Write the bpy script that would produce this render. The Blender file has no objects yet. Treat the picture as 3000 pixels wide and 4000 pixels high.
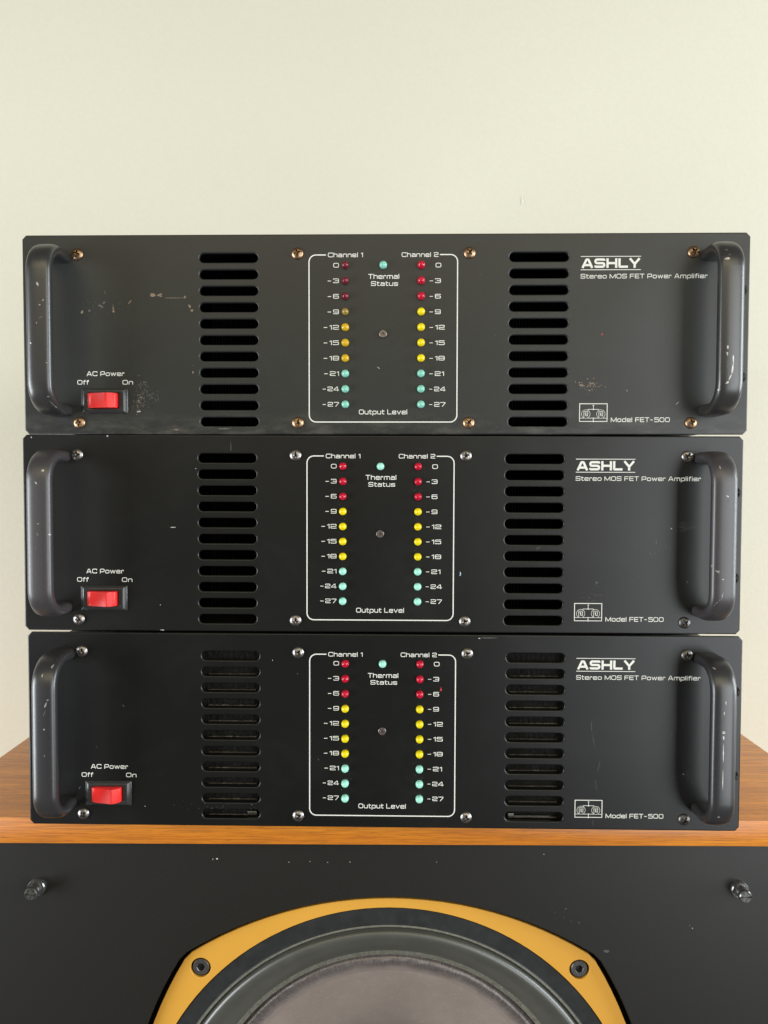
import bpy, bmesh, math, random
from mathutils import Vector, Matrix
from mathutils.bvhtree import BVHTree

scn = bpy.context.scene
COL = scn.collection
R = math.radians
MM = 0.001
ZC = 1.184                      # camera height; cabinet stands on z = 0

# ------------------------------------------------------------------ camera
cd = bpy.data.cameras.new('camera')
cam = bpy.data.objects.new('camera', cd); COL.objects.link(cam)
cd.sensor_fit = 'HORIZONTAL'; cd.sensor_width = 36.0; cd.lens = 36.0
cd.clip_start = 0.02; cd.clip_end = 60.0
cam.matrix_world = Matrix.Translation((0, 0, ZC)) @ Matrix.Rotation(R(90) - 0.03625, 4, 'X') @ Matrix.Rotation(0.00248, 4, 'Z')
scn.camera = cam

# ------------------------------------------------------------------ light
world = bpy.data.worlds.new('World'); scn.world = world
world.use_nodes = True
bg = world.node_tree.nodes['Background']
bg.inputs[0].default_value = (1.0, 0.95, 0.85, 1); bg.inputs[1].default_value = 0.10

def area(name, loc, target, sx, sy, power, col):
    l = bpy.data.lights.new(name, 'AREA'); l.shape = 'RECTANGLE'; l.size = sx; l.size_y = sy
    l.energy = power; l.color = col
    o = bpy.data.objects.new(name, l); COL.objects.link(o)
    o.location = loc
    o.rotation_euler = (Vector(target) - Vector(loc)).to_track_quat('-Z', 'Y').to_euler()
    return o
# daylight from a window far to the right, and the bright room above and behind the camera
area('window_light', (2.25, -0.05, ZC + 0.08), (0, 0.9, ZC - 0.45), 0.9, 1.5, 56.0, (0.88, 0.95, 1.0))
area('side_window_light', (1.34, -1.40, ZC - 0.22), (0.15, 0.6, ZC - 0.25), 1.0, 1.9, 28.0, (0.93, 0.97, 1.0))
area('left_fill_light', (-2.05, -0.30, ZC - 0.36), (0, 0.95, ZC - 0.52), 0.9, 1.4, 54.0, (0.91, 0.96, 1.0))  # fill lamp added on the left to even out the wall
area('room_light', (0.0, -1.45, ZC + 1.15), (0.0, 0.6, ZC - 0.4), 2.8, 1.0, 16.0, (1.0, 0.87, 0.54))

scn.view_settings.view_transform = 'Standard'
scn.view_settings.look = 'None'
scn.view_settings.exposure = 0.0
scn.view_settings.gamma = 1.0

# ------------------------------------------------------------------ helpers
def tag(o, label=None, cat=None, group=None, kind=None):
    if label: o['label'] = label
    if cat: o['category'] = cat
    if group: o['group'] = group
    if kind: o['kind'] = kind
    return o

def link(name, mesh, mat=None, parent=None, loc=None, rot=None):
    o = bpy.data.objects.new(name, mesh); COL.objects.link(o)
    if mat is not None and mesh is not None and not mesh.materials: mesh.materials.append(mat)
    if parent is not None: o.parent = parent
    if loc is not None: o.location = loc
    if rot is not None: o.rotation_euler = rot
    return o

def bm_mesh(bm, name, smooth=False, angle=None):
    bmesh.ops.recalc_face_normals(bm, faces=bm.faces)
    me = bpy.data.meshes.new(name); bm.to_mesh(me); bm.free()
    if smooth:
        for p in me.polygons: p.use_smooth = True
        if angle is not None: me.set_sharp_from_angle(angle=R(angle))
    return me

def box(bm, x0, x1, y0, y1, z0, z1, bevel=0.0, seg=2):
    vs = [bm.verts.new((x, y, z)) for x in (x0, x1) for y in (y0, y1) for z in (z0, z1)]
    idx = [(0,1,3,2),(4,6,7,5),(0,4,5,1),(2,3,7,6),(0,2,6,4),(1,5,7,3)]
    fs = [bm.faces.new([vs[i] for i in f]) for f in idx]
    if bevel > 0:
        es = list({e for f in fs for e in f.edges})
        bmesh.ops.bevel(bm, geom=es, offset=bevel, segments=seg, affect='EDGES', profile=0.5)
    return fs

def lathe(profile, seg=48, close=True):
    """profile (radius, y) with y along the viewing depth; axis = local y."""
    bm = bmesh.new(); rings = []
    for r, y in profile:
        if r < 1e-7: rings.append([bm.verts.new((0, y, 0))])
        else: rings.append([bm.verts.new((r*math.cos(2*math.pi*k/seg), y, r*math.sin(2*math.pi*k/seg))) for k in range(seg)])
    for a, b in zip(rings, rings[1:]):
        for k in range(seg):
            k2 = (k+1) % seg
            if len(a) == 1 and len(b) == 1: continue
            if len(a) == 1: bm.faces.new((a[0], b[k], b[k2]))
            elif len(b) == 1: bm.faces.new((a[k], a[k2], b[0]))
            else: bm.faces.new((a[k], a[k2], b[k2], b[k]))
    return bm

def plate(name, outer, holes, thick, bev):
    """flat plate in the xz plane, front face at y=0, back at y=thick, small rounded edges"""
    cu = bpy.data.curves.new(name + '_outline', 'CURVE'); cu.dimensions = '2D'; cu.fill_mode = 'BOTH'
    for loop in [outer] + holes:
        sp = cu.splines.new('POLY'); sp.points.add(len(loop) - 1)
        for p, (x, z) in zip(sp.points, loop): p.co = (x, z, 0, 1)
        sp.use_cyclic_u = True
    cu.extrude = thick/2 - bev; cu.bevel_depth = bev; cu.bevel_resolution = 2; cu.offset = -bev
    o = bpy.data.objects.new(name + '_tmp', cu); COL.objects.link(o)
    bpy.context.view_layer.update()
    dg = bpy.context.evaluated_depsgraph_get()
    me = bpy.data.meshes.new_from_object(o.evaluated_get(dg))
    bpy.data.objects.remove(o); bpy.data.curves.remove(cu)
    for v in me.vertices:
        x, y, z = v.co
        v.co = (x, thick/2 - z, y)
    me.name = name
    me.materials.clear()
    bm = bmesh.new(); bm.from_mesh(me)
    bmesh.ops.remove_doubles(bm, verts=bm.verts, dist=1e-6)
    bmesh.ops.recalc_face_normals(bm, faces=bm.faces)
    bm.to_mesh(me); bm.free()
    for p in me.polygons: p.use_smooth = abs(p.normal.y) < 0.999
    return me

def stadium(cx, cz, hl, hh, n=8):
    pts = []
    for k in range(n+1):
        a = -math.pi/2 + math.pi*k/n; pts.append((cx + hl - hh + hh*math.cos(a), cz + hh*math.sin(a)))
    for k in range(n+1):
        a = math.pi/2 + math.pi*k/n; pts.append((cx - hl + hh + hh*math.cos(a), cz + hh*math.sin(a)))
    return pts

def circle(cx, cz, r, n=32):
    return [(cx + r*math.cos(2*math.pi*k/n), cz + r*math.sin(2*math.pi*k/n)) for k in range(n)]

# ------------------------------------------------------------------ materials
def mat(name):
    m = bpy.data.materials.new(name); m.use_nodes = True
    nt = m.node_tree; b = nt.nodes['Principled BSDF']
    return m, nt, b
def N(nt, typ, **kw):
    n = nt.nodes.new(typ)
    for k, v in kw.items(): setattr(n, k, v)
    return n
def coords(nt, scale=(1,1,1), rot=(0,0,0)):
    tc = N(nt, 'ShaderNodeTexCoord'); mp = N(nt, 'ShaderNodeMapping')
    mp.inputs['Scale'].default_value = scale; mp.inputs['Rotation'].default_value = rot
    nt.links.new(tc.outputs['Object'], mp.inputs['Vector']); return mp.outputs[0]
def noise(nt, vec, scale, detail=4, rough=0.55, dist=0.0):
    n = N(nt, 'ShaderNodeTexNoise'); n.inputs['Scale'].default_value = scale
    n.inputs['Detail'].default_value = detail; n.inputs['Roughness'].default_value = rough
    n.inputs['Distortion'].default_value = dist
    nt.links.new(vec, n.inputs['Vector']); return n.outputs[0]
def ramp(nt, fac, stops):
    r = N(nt, 'ShaderNodeValToRGB'); e = r.color_ramp.elements
    while len(e) < len(stops): e.new(0.5)
    for el, (p, c) in zip(e, stops):
        el.position = p; el.color = (*c, 1) if len(c) == 3 else c
    nt.links.new(fac, r.inputs[0]); return r.outputs[0]
def mapr(nt, v, a, b, c, d):
    n = N(nt, 'ShaderNodeMapRange'); n.clamp = True
    for i, x in zip((1,2,3,4), (a,b,c,d)): n.inputs[i].default_value = x
    nt.links.new(v, n.inputs[0]); return n.outputs[0]
def mix(nt, f, a, b, blend='MIX'):
    n = N(nt, 'ShaderNodeMix', data_type='RGBA', blend_type=blend)
    if isinstance(f, float): n.inputs[0].default_value = f
    else: nt.links.new(f, n.inputs[0])
    for s, v in ((6, a), (7, b)):
        if isinstance(v, tuple): n.inputs[s].default_value = (*v, 1)
        else: nt.links.new(v, n.inputs[s])
    return n.outputs[2]
def bump(nt, b, h, strength, dist):
    n = N(nt, 'ShaderNodeBump'); n.inputs['Strength'].default_value = strength; n.inputs['Distance'].default_value = dist
    nt.links.new(h, n.inputs['Height']); nt.links.new(n.outputs[0], b.inputs['Normal'])
def plain(name, col, rough=0.5, metal=0.0, spec=0.5, coat=0.0, grain=0.0, gscale=900):
    m, nt, b = mat(name)
    v = coords(nt); n = noise(nt, v, gscale, 3)
    c = mix(nt, mapr(nt, n, 0.3, 0.7, 0, 1), tuple(x*(1-grain) for x in col), tuple(min(1, x*(1+grain)) for x in col))
    nt.links.new(c, b.inputs['Base Color'])
    b.inputs['Roughness'].default_value = rough; b.inputs['Metallic'].default_value = metal
    b.inputs['Specular IOR Level'].default_value = spec; b.inputs['Coat Weight'].default_value = coat
    return m

def panel_material(name, base, rough, seed):
    m, nt, b = mat(name)
    vb = coords(nt, (3, 1, 900)); brush = noise(nt, vb, 1.0, 6, 0.7)
    v = coords(nt); w = N(nt, 'ShaderNodeVectorMath', operation='ADD'); w.inputs[1].default_value = (seed, seed*2, seed*3)
    nt.links.new(v, w.inputs[0]); v = w.outputs[0]
    blot = noise(nt, v, 9, 5, 0.6); fine = noise(nt, v, 700, 3, 0.6); dust = noise(nt, v, 260, 6, 0.75)
    c = mix(nt, mapr(nt, blot, 0.35, 0.7, 0, 1), base, tuple(x*1.35 for x in base))
    c = mix(nt, mapr(nt, fine, 0.3, 0.75, 0, 0.5), c, tuple(x*1.8 for x in base))
    # dust specks gathered in cloudy areas
    cl = mapr(nt, blot, 0.48, 0.68, 0, 1); sp = mapr(nt, dust, 0.66, 0.74, 0, 1)
    mm = N(nt, 'ShaderNodeMath', operation='MULTIPLY'); nt.links.new(cl, mm.inputs[0]); nt.links.new(sp, mm.inputs[1])
    m2 = N(nt, 'ShaderNodeMath', operation='MULTIPLY'); nt.links.new(mm.outputs[0], m2.inputs[0]); m2.inputs[1].default_value = 0.30
    c = mix(nt, m2.outputs[0], c, (0.22, 0.21, 0.19))
    if seed == 0.0:      # grime settled along the lower edge of the top panel
        tc = N(nt, 'ShaderNodeTexCoord'); sp3 = N(nt, 'ShaderNodeSeparateXYZ'); nt.links.new(tc.outputs['Object'], sp3.inputs[0])
        band = mapr(nt, sp3.outputs[2], -0.048, -0.0645, 0, 1); cloud = mapr(nt, noise(nt, coords(nt, (14, 14, 40)), 2.4, 6, 0.7), 0.46, 0.72, 0, 1)
        g1 = N(nt, 'ShaderNodeMath', operation='MULTIPLY'); nt.links.new(band, g1.inputs[0]); nt.links.new(cloud, g1.inputs[1])
        g2 = N(nt, 'ShaderNodeMath', operation='MULTIPLY'); nt.links.new(g1.outputs[0], g2.inputs[0]); g2.inputs[1].default_value = 0.34
        c = mix(nt, g2.outputs[0], c, (0.20, 0.185, 0.155))
    # faint wiped smudges
    sm = mapr(nt, noise(nt, coords(nt, (9, 9, 16), (0, 0.5, 0)), 1.3, 5, 0.65, 0.8), 0.52, 0.74, 0, 0.025)
    c = mix(nt, sm, c, (0.16, 0.16, 0.155))
    nt.links.new(c, b.inputs['Base Color'])
    rr = N(nt, 'ShaderNodeMath', operation='MULTIPLY_ADD'); nt.links.new(blot, rr.inputs[0]); rr.inputs[1].default_value = 0.10; rr.inputs[2].default_value = rough - 0.05
    nt.links.new(rr.outputs[0], b.inputs['Roughness'])
    b.inputs['Specular IOR Level'].default_value = 0.60 if seed == 0.0 else 0.55
    hb = N(nt, 'ShaderNodeMath', operation='MULTIPLY_ADD'); nt.links.new(brush, hb.inputs[0]); hb.inputs[1].default_value = 0.7
    nt.links.new(fine, hb.inputs[2])
    bump(nt, b, hb.outputs[0], 0.22, 0.00012)
    return m

def wood_material(name, axis):
    m, nt, b = mat(name)
    s = {'x': (1.6, 22, 60), 'y': (60, 1.6, 60), 'z': (22, 60, 1.6)}[axis]
    v = coords(nt, s)
    big = noise(nt, v, 1.6, 5, 0.55, 1.6)
    s2 = {'x': (9, 130, 330), 'y': (330, 9, 330), 'z': (130, 330, 9)}[axis]
    fib = noise(nt, coords(nt, s2), 3.0, 5, 0.6, 0.3)
    s3 = {'x': (55, 420, 900), 'y': (900, 55, 900), 'z': (420, 900, 55)}[axis]
    pore = noise(nt, coords(nt, s3), 1.6, 2, 0.5)
    c = ramp(nt, big, [(0.22, (0.50, 0.146, 0.010)), (0.45, (0.64, 0.205, 0.014)), (0.62, (0.73, 0.255, 0.019)), (0.82, (0.55, 0.163, 0.011))])
    c = mix(nt, mapr(nt, fib, 0.42, 0.60, 0.0, 0.55), c, (0.30, 0.092, 0.014))
    c = mix(nt, mapr(nt, pore, 0.58, 0.70, 0.0, 0.45), c, (0.20, 0.050, 0.008))
    nt.links.new(c, b.inputs['Base Color'])
    b.inputs['Roughness'].default_value = 0.34
    b.inputs['Specular IOR Level'].default_value = 0.7
    bump(nt, b, fib, 0.15, 0.0002)
    return m

M_wall, nt, b = mat('wall_paint')
v = coords(nt)
roll = noise(nt, v, 240, 4, 0.6); soft = noise(nt, v, 2.2, 3, 0.5)
c = mix(nt, mapr(nt, soft, 0.3, 0.7, 0, 1), (0.700, 0.672, 0.550), (0.716, 0.690, 0.568))
c = mix(nt, mapr(nt, roll, 0.35, 0.65, 0, 0.5), c, (0.668, 0.640, 0.520))
fleck = noise(nt, v, 60, 6, 0.7)
c = mix(nt, mapr(nt, fleck, 0.70, 0.76, 0, 0.35), c, (0.60, 0.565, 0.43))
nt.links.new(c, b.inputs['Base Color']); b.inputs['Roughness'].default_value = 0.6
bump(nt, b, roll, 0.16, 0.0010)

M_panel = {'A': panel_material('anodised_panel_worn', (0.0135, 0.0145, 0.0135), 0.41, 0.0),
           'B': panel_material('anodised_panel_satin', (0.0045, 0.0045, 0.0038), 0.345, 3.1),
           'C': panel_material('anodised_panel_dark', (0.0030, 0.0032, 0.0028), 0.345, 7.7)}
M_handles = {'B': plain('handle_satin_grey', (0.044, 0.039, 0.042), 0.40, 0.0, 0.9, 0.0, 0.2, 1400), 'C': plain('handle_gloss_black', (0.027, 0.026, 0.028), 0.33, 0.0, 0.9, 0.0, 0.2, 1400)}
M_handle = plain('handle_satin_black', (0.028, 0.027, 0.027), 0.32, 0.0, 0.95, 0.0, 0.22, 1400)
M_steel = plain('screw_steel', (0.33, 0.305, 0.29), 0.36, 1.0, 0.5, 0, 0.35, 700)
M_bronze = plain('screw_bronze', (0.40, 0.255, 0.150), 0.40, 1.0, 0.5, 0, 0.45, 600)
M_dull = plain('screw_blackened', (0.17, 0.16, 0.15), 0.42, 1.0, 0.5, 0, 0.4, 600)
M_ink = plain('white_silkscreen', (0.80, 0.80, 0.74), 0.6, 0, 0.3, 0, 0.05, 500)
M_chassis = plain('black_steel_chassis', (0.02, 0.02, 0.02), 0.5, 0, 0.4, 0, 0.2, 60)
M_sink = plain('shaded_heatsink', (0.003, 0.0035, 0.004), 0.7, 0, 0.1, 0, 0.3, 400)  # base colour darkened to stand in for shade deep behind the slots
M_sinkC = plain('dusty_heatsink', (0.024, 0.023, 0.021), 0.7, 0, 0.3, 0, 0.6, 500)
M_dust = plain('grey_dust', (0.13, 0.12, 0.095), 0.9, 0, 0.1, 0, 0.5, 900)
M_bezel = plain('switch_bezel_plastic', (0.035, 0.035, 0.035), 0.24, 0, 0.6, 0, 0.1, 300)
M_rock, nt, b = mat('rocker_red_plastic')
b.inputs['Base Color'].default_value = (0.93, 0.036, 0.032, 1); b.inputs['Specular IOR Level'].default_value = 0.35; b.inputs['Roughness'].default_value = 0.33
b.inputs['Subsurface Weight'].default_value = 0.35; b.inputs['Subsurface Radius'].default_value = (1, 0.2, 0.15); b.inputs['Subsurface Scale'].default_value = 0.004
bump(nt, b, noise(nt, coords(nt), 120, 2), 0.1, 0.0002)
M_gold, nt, b = mat('gold_trim_ring')
v = coords(nt); n1 = noise(nt, v, 12, 4); n2 = noise(nt, v, 800, 3)
c = mix(nt, mapr(nt, n1, 0.3, 0.7, 0, 1), (0.67, 0.330, 0.040), (0.72, 0.362, 0.048))
c = mix(nt, mapr(nt, n2, 0.62, 0.8, 0, 0.4), c, (0.6, 0.28, 0.05))
nt.links.new(c, b.inputs['Base Color']); b.inputs['Roughness'].default_value = 0.50; b.inputs['Metallic'].default_value = 0.05
bump(nt, b, n2, 0.1, 0.0001)
M_rubber, nt, b = mat('surround_rubber')
v = coords(nt); n1 = noise(nt, v, 60, 5, 0.65); n2 = noise(nt, v, 600, 4, 0.7)
c = mix(nt, mapr(nt, n1, 0.35, 0.7, 0, 1), (0.058, 0.059, 0.048), (0.070, 0.071, 0.060))
c = mix(nt, mapr(nt, n2, 0.70, 0.78, 0, 0.5), c, (0.3, 0.3, 0.27))
nt.links.new(c, b.inputs['Base Color']); b.inputs['Roughness'].default_value = 0.40; b.inputs['Specular IOR Level'].default_value = 1.0
bump(nt, b, n2, 0.2, 0.0002)
M_flange = plain('surround_flange', (0.155, 0.150, 0.122), 0.42, 0, 0.4, 0, 0.3, 500)
M_gasket = plain('black_gasket', (0.015, 0.016, 0.016), 0.60, 0, 0.45, 0, 0.35, 120)
M_cone, nt, b = mat('paper_cone')
v = coords(nt); n1 = noise(nt, v, 420, 5, 0.7); n2 = noise(nt, v, 25, 4, 0.6)
c = mix(nt, mapr(nt, n2, 0.3, 0.7, 0, 1), (0.225, 0.182, 0.158), (0.275, 0.226, 0.198))
c = mix(nt, mapr(nt, n1, 0.55, 0.75, 0, 0.5), c, (0.40, 0.34, 0.29))
nt.links.new(c, b.inputs['Base Color']); b.inputs['Roughness'].default_value = 0.7
bump(nt, b, n1, 0.35, 0.0003)
# doped fibre band round the cone edge: radial fibres catch the window
M_dope, nt, b = mat('cone_doping')
tc = N(nt, 'ShaderNodeTexCoord'); sx = N(nt, 'ShaderNodeSeparateXYZ'); nt.links.new(tc.outputs['Object'], sx.inputs[0])
at = N(nt, 'ShaderNodeMath', operation='ARCTAN2'); nt.links.new(sx.outputs[2], at.inputs[0]); nt.links.new(sx.outputs[0], at.inputs[1])
cm = N(nt, 'ShaderNodeCombineXYZ'); ml = N(nt, 'ShaderNodeMath', operation='MULTIPLY'); ml.inputs[1].default_value = 130
nt.links.new(at.outputs[0], ml.inputs[0]); nt.links.new(ml.outputs[0], cm.inputs[0])
sc = N(nt, 'ShaderNodeVectorMath', operation='SCALE'); sc.inputs['Scale'].default_value = 90; nt.links.new(tc.outputs['Object'], sc.inputs[0])
ad = N(nt, 'ShaderNodeVectorMath', operation='ADD'); nt.links.new(cm.outputs[0], ad.inputs[0]); nt.links.new(sc.outputs[0], ad.inputs[1])
f1 = noise(nt, ad.outputs[0], 2.0, 4, 0.7)
c = mix(nt, mapr(nt, f1, 0.35, 0.8, 0, 1), (0.085, 0.070, 0.066), (0.30, 0.27, 0.26))
rl = N(nt, 'ShaderNodeVectorMath', operation='MULTIPLY'); rl.inputs[1].default_value = (1, 0, 1); nt.links.new(tc.outputs['Object'], rl.inputs[0])
rl2 = N(nt, 'ShaderNodeVectorMath', operation='LENGTH'); nt.links.new(rl.outputs[0], rl2.inputs[0])
jit = N(nt, 'ShaderNodeMath', operation='MULTIPLY_ADD'); nt.links.new(noise(nt, coords(nt), 55, 4, 0.7), jit.inputs[0]); jit.inputs[1].default_value = 0.008; nt.links.new(rl2.outputs['Value'], jit.inputs[2])
edge = mapr(nt, jit.outputs[0], 0.1275, 0.1345, 0, 1)
c = mix(nt, edge, (0.25, 0.204, 0.178), c)
nt.links.new(c, b.inputs['Base Color'])
nt.links.new(mapr(nt, edge, 0, 1, 0.7, 0.28), b.inputs['Roughness']); nt.links.new(mapr(nt, edge, 0, 1, 0, 0.35), b.inputs['Metallic'])
bump(nt, b, f1, 0.35, 0.0006)
M_baffle, nt, b = mat('black_painted_baffle')
v = coords(nt); n1 = noise(nt, v, 5, 4, 0.6); n2 = noise(nt, v, 900, 3, 0.6); n3 = noise(nt, v, 130, 6, 0.75)
c = mix(nt, mapr(nt, n1, 0.3, 0.7, 0, 1), (0.0065, 0.0055, 0.0038), (0.0090, 0.0080, 0.0060))
c = mix(nt, mapr(nt, n2, 0.4, 0.7, 0, 0.6), c, (0.017, 0.016, 0.0135))
c = mix(nt, mapr(nt, n3, 0.74, 0.80, 0, 0.35), c, (0.2, 0.2, 0.19))
nt.links.new(c, b.inputs['Base Color']); b.inputs['Roughness'].default_value = 0.44
b.inputs['Specular IOR Level'].default_value = 0.60
bump(nt, b, n2, 0.12, 0.0001)
M_bolt = plain('bolt_grey_steel', (0.16, 0.155, 0.155), 0.36, 0.75, 0.5, 0, 0.2, 500)
M_hole = plain('unlit_hole_black', (0.006, 0.006, 0.006), 0.8, 0, 0.1)
M_peg = plain('peg_black_metal', (0.17, 0.17, 0.165), 0.22, 0.75, 0.6, 0, 0.5, 600)
WOOD = {a: wood_material('walnut_veneer_' + a, a) for a in 'xyz'}
def scuff_mat(name, col, rough=0.6, metal=0.0): return plain(name, col, rough, metal, 0.4, 0, 0.4, 900)
SC = {'w': scuff_mat('scuff_white', (0.48, 0.46, 0.42)), 't': scuff_mat('scuff_tan', (0.24, 0.18, 0.13)),
      'g': scuff_mat('scuff_grey', (0.11, 0.106, 0.098)), 'r': scuff_mat('speck_red', (0.62, 0.05, 0.05)),
      'b': scuff_mat('speck_blue', (0.45, 0.6, 0.8)), 'm': scuff_mat('chip_bare_metal', (0.50, 0.485, 0.47), 0.40, 0.6),
      'd': scuff_mat('scuff_faint', (0.075, 0.072, 0.066)), 'k': scuff_mat('speck_dark', (0.006, 0.006, 0.006))}

def led_material(name, col, rough=0.18, sss=0.4):
    m, nt, b = mat(name)
    n = noise(nt, coords(nt), 500, 2)
    c = mix(nt, mapr(nt, n, 0.3, 0.7, 0, 1), tuple(x*0.92 for x in col), col)
    nt.links.new(c, b.inputs['Base Color']); b.inputs['Roughness'].default_value = rough
    b.inputs['Subsurface Weight'].default_value = sss; b.inputs['Subsurface Radius'].default_value = (1, 1, 1); b.inputs['Subsurface Scale'].default_value = 0.0015
    return m
M_led = {'red': led_material('lens_red', (0.58, 0.008, 0.038)), 'yellow': led_material('lens_yellow', (0.92, 0.74, 0.008)),
         'green': led_material('lens_green', (0.42, 0.88, 0.71)), 'dimred': led_material('lens_dim_red', (0.20, 0.012, 0.028)),
         'dimyellow': led_material('lens_dim_yellow', (0.70, 0.44, 0.015)), 'brown': led_material('lens_brownish_yellow', (0.36, 0.24, 0.045)),
         'green2': led_material('lens_green_top', (0.27, 0.66, 0.53))}

# ------------------------------------------------------------------ stroke lettering (wide square-shouldered sans)
T_ = 0.17
def glyph(ch, t):
    a = t/2; T = 1 - a; X = 0.76 - a; r = 0.30; m = 0.5
    g = {
     'A': (1.20, [([(a*.9, 0), (.50, T), (.70, T), (1.20-a*.9, 0)], 0, .05), ([(.25, .30), (.95, .30)], 0, 0)]),
     'C': (1.15, [([(1.15-a, .70), (1.15-a, T), (a, T), (a, a), (1.15-a, a), (1.15-a, .30)], 0, r)]),
     'O': (1.18, [([(a, a), (a, T), (1.18-a, T), (1.18-a, a)], 1, r)]),
     'S': (1.12, [([(1.12-a, .74), (1.12-a, T), (a, T), (a, m), (1.12-a, m), (1.12-a, a), (a, a), (a, .26)], 0, .2)]),
     'M': (1.40, [([(a, 0), (a, T), (.70, .10), (1.40-a, T), (1.40-a, 0)], 0, .03)]),
     'F': (1.00, [([(a, 0), (a, T), (1.0, T)], 0, .06), ([(a, m-.02), (.92, m-.02)], 0, 0)]),
     'E': (1.02, [([(1.02, T), (a, T), (a, a), (1.02, a)], 0, .06), ([(a, m), (.96, m)], 0, 0)]),
     'T': (1.05, [([(0, T), (1.05, T)], 0, 0), ([(.525, 0), (.525, T)], 0, 0)]),
     'P': (1.08, [([(a, 0), (a, T), (1.08-a, T), (1.08-a, .36), (a, .36)], 0, .2)]),
     'L': (0.98, [([(a, 1), (a, a), (.98, a)], 0, .06)]),
     'H': (1.12, [([(a, 0), (a, 1)], 0, 0), ([(1.12-a, 0), (1.12-a, 1)], 0, 0), ([(a, m), (1.12-a, m)], 0, 0)]),
     'Y': (1.15, [([(a*.7, 1), (.575, .40), (1.15-a*.7, 1)], 0, 0), ([(.575, 0), (.575, .46)], 0, 0)]),
     'o': (0.98, [([(a, a), (a, X), (.98-a, X), (.98-a, a)], 1, .24)]),
     'e': (0.98, [([(a, .38), (.98-a, .38), (.98-a, X), (a, X), (a, a), (.98-a, a), (.98-a, .22)], 0, .2)]),
     'r': (0.62, [([(a, 0), (a, X), (.62-a, X), (.62-a, .50)], 0, .18)]),
     'w': (1.30, [([(a*.7, .76), (.36, a*.6), (.65, .70), (.94, a*.6), (1.30-a*.7, .76)], 0, .02)]),
     'v': (0.98, [([(a*.7, .76), (.49, a*.6), (.98-a*.7, .76)], 0, .02)]),
     't': (0.62, [([(.20, .95), (.20, a), (.62, a)], 0, .15), ([(0, X), (.62, X)], 0, 0)]),
     'm': (1.42, [([(a, 0), (a, X), (1.42-a, X), (1.42-a, 0)], 0, .2), ([(.71, 0), (.71, X)], 0, 0)]),
     'n': (0.94, [([(a, 0), (a, X), (.94-a, X), (.94-a, 0)], 0, .2)]),
     'h': (0.94, [([(a, 0), (a, 1)], 0, 0), ([(a, X), (.94-a, X), (.94-a, 0)], 0, .2)]),
     'u': (0.94, [([(a, .76), (a, a), (.94-a, a), (.94-a, .76)], 0, .2), ([(.94-a, 0), (.94-a, .3)], 0, 0)]),
     'p': (0.98, [([(a, -.26), (a, X), (.98-a, X), (.98-a, a), (a, a)], 0, .2)]),
     'd': (0.98, [([(.98-a, X), (a, X), (a, a), (.98-a, a), (.98-a, 1)], 0, .2)]),
     'l': (0.20, [([(a, 0), (a, 1)], 0, 0)]),
     'i': (0.20, [([(a, 0), (a, .76)], 0, 0), ([(a, .86), (a, 1)], 0, 0)]),
     'f': (0.58, [([(.20, 0), (.20, T), (.58, T)], 0, .18), ([(0, X), (.56, X)], 0, 0)]),
     'a': (0.96, [([(a*1.2, X), (.96-a, X), (.96-a, 0)], 0, .2), ([(.96-a, a), (a, a), (a, .42), (.96-a, .42)], 0, .12)]),
     's': (0.90, [([(.90-a, .58), (.90-a, X), (a, X), (a, .38), (.90-a, .38), (.90-a, a), (a, a), (a, .2)], 0, .12)]),
     '0': (1.16, [([(a, a), (a, T), (1.16-a, T), (1.16-a, a)], 1, .28)]),
     '1': (0.46, [([(.04, .74), (.46-a, T), (.46-a, 0)], 0, .02)]),
     '2': (1.10, [([(a, .72), (a, T), (1.10-a, T), (1.10-a, m), (a, .44), (a, a), (1.10, a)], 0, .16)]),
     '3': (1.10, [([(a, .76), (a, T), (1.10-a, T), (1.10-a, a), (a, a), (a, .24)], 0, .2), ([(.34, m), (1.10-a, m)], 0, 0)]),
     '4': (1.14, [([(.84, 0), (.84, T), (.70, T), (a, .36), (a, .26), (1.14, .26)], 0, .02)]),
     '5': (1.10, [([(1.06, T), (a, T), (a, .58), (1.10-a, .58), (1.10-a, a), (a, a), (a, .24)], 0, .12)]),
     '6': (1.10, [([(1.10-a, .80), (1.10-a, T), (a, T), (a, a), (1.10-a, a), (1.10-a, .56), (a, .56)], 0, .16)]),
     '7': (1.06, [([(0, T), (1.06-a, T), (1.06-a, .8), (.36, 0)], 0, .05)]),
     '8': (1.12, [([(a, a), (a, T), (1.12-a, T), (1.12-a, a)], 1, .2), ([(a, m), (1.12-a, m)], 0, 0)]),
     '9': (1.10, [([(a, .20), (a, a), (1.10-a, a), (1.10-a, T), (a, T), (a, .44), (1.10-a, .44)], 0, .16)]),
     '-': (0.90, [([(.06, .46), (.70, .46)], 0, 0)]),
     ' ': (0.36, []),
    }
    return g[ch]

def rounded(pts, closed, r):
    if r <= 0: return pts
    out = []; n = len(pts)
    for i, p in enumerate(pts):
        if not closed and i in (0, n-1): out.append(p); continue
        a = Vector(pts[i-1]); b = Vector(p); c = Vector(pts[(i+1) % n])
        d1 = (a-b); d2 = (c-b); rr = min(r, d1.length*.49, d2.length*.49)
        d1.normalize(); d2.normalize()
        for k in range(5):
            s = k/4; q = (b+d1*rr)*(1-s)**2 + b*2*s*(1-s) + (b+d2*rr)*s*s
            out.append((q.x, q.y))
    return out

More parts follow.
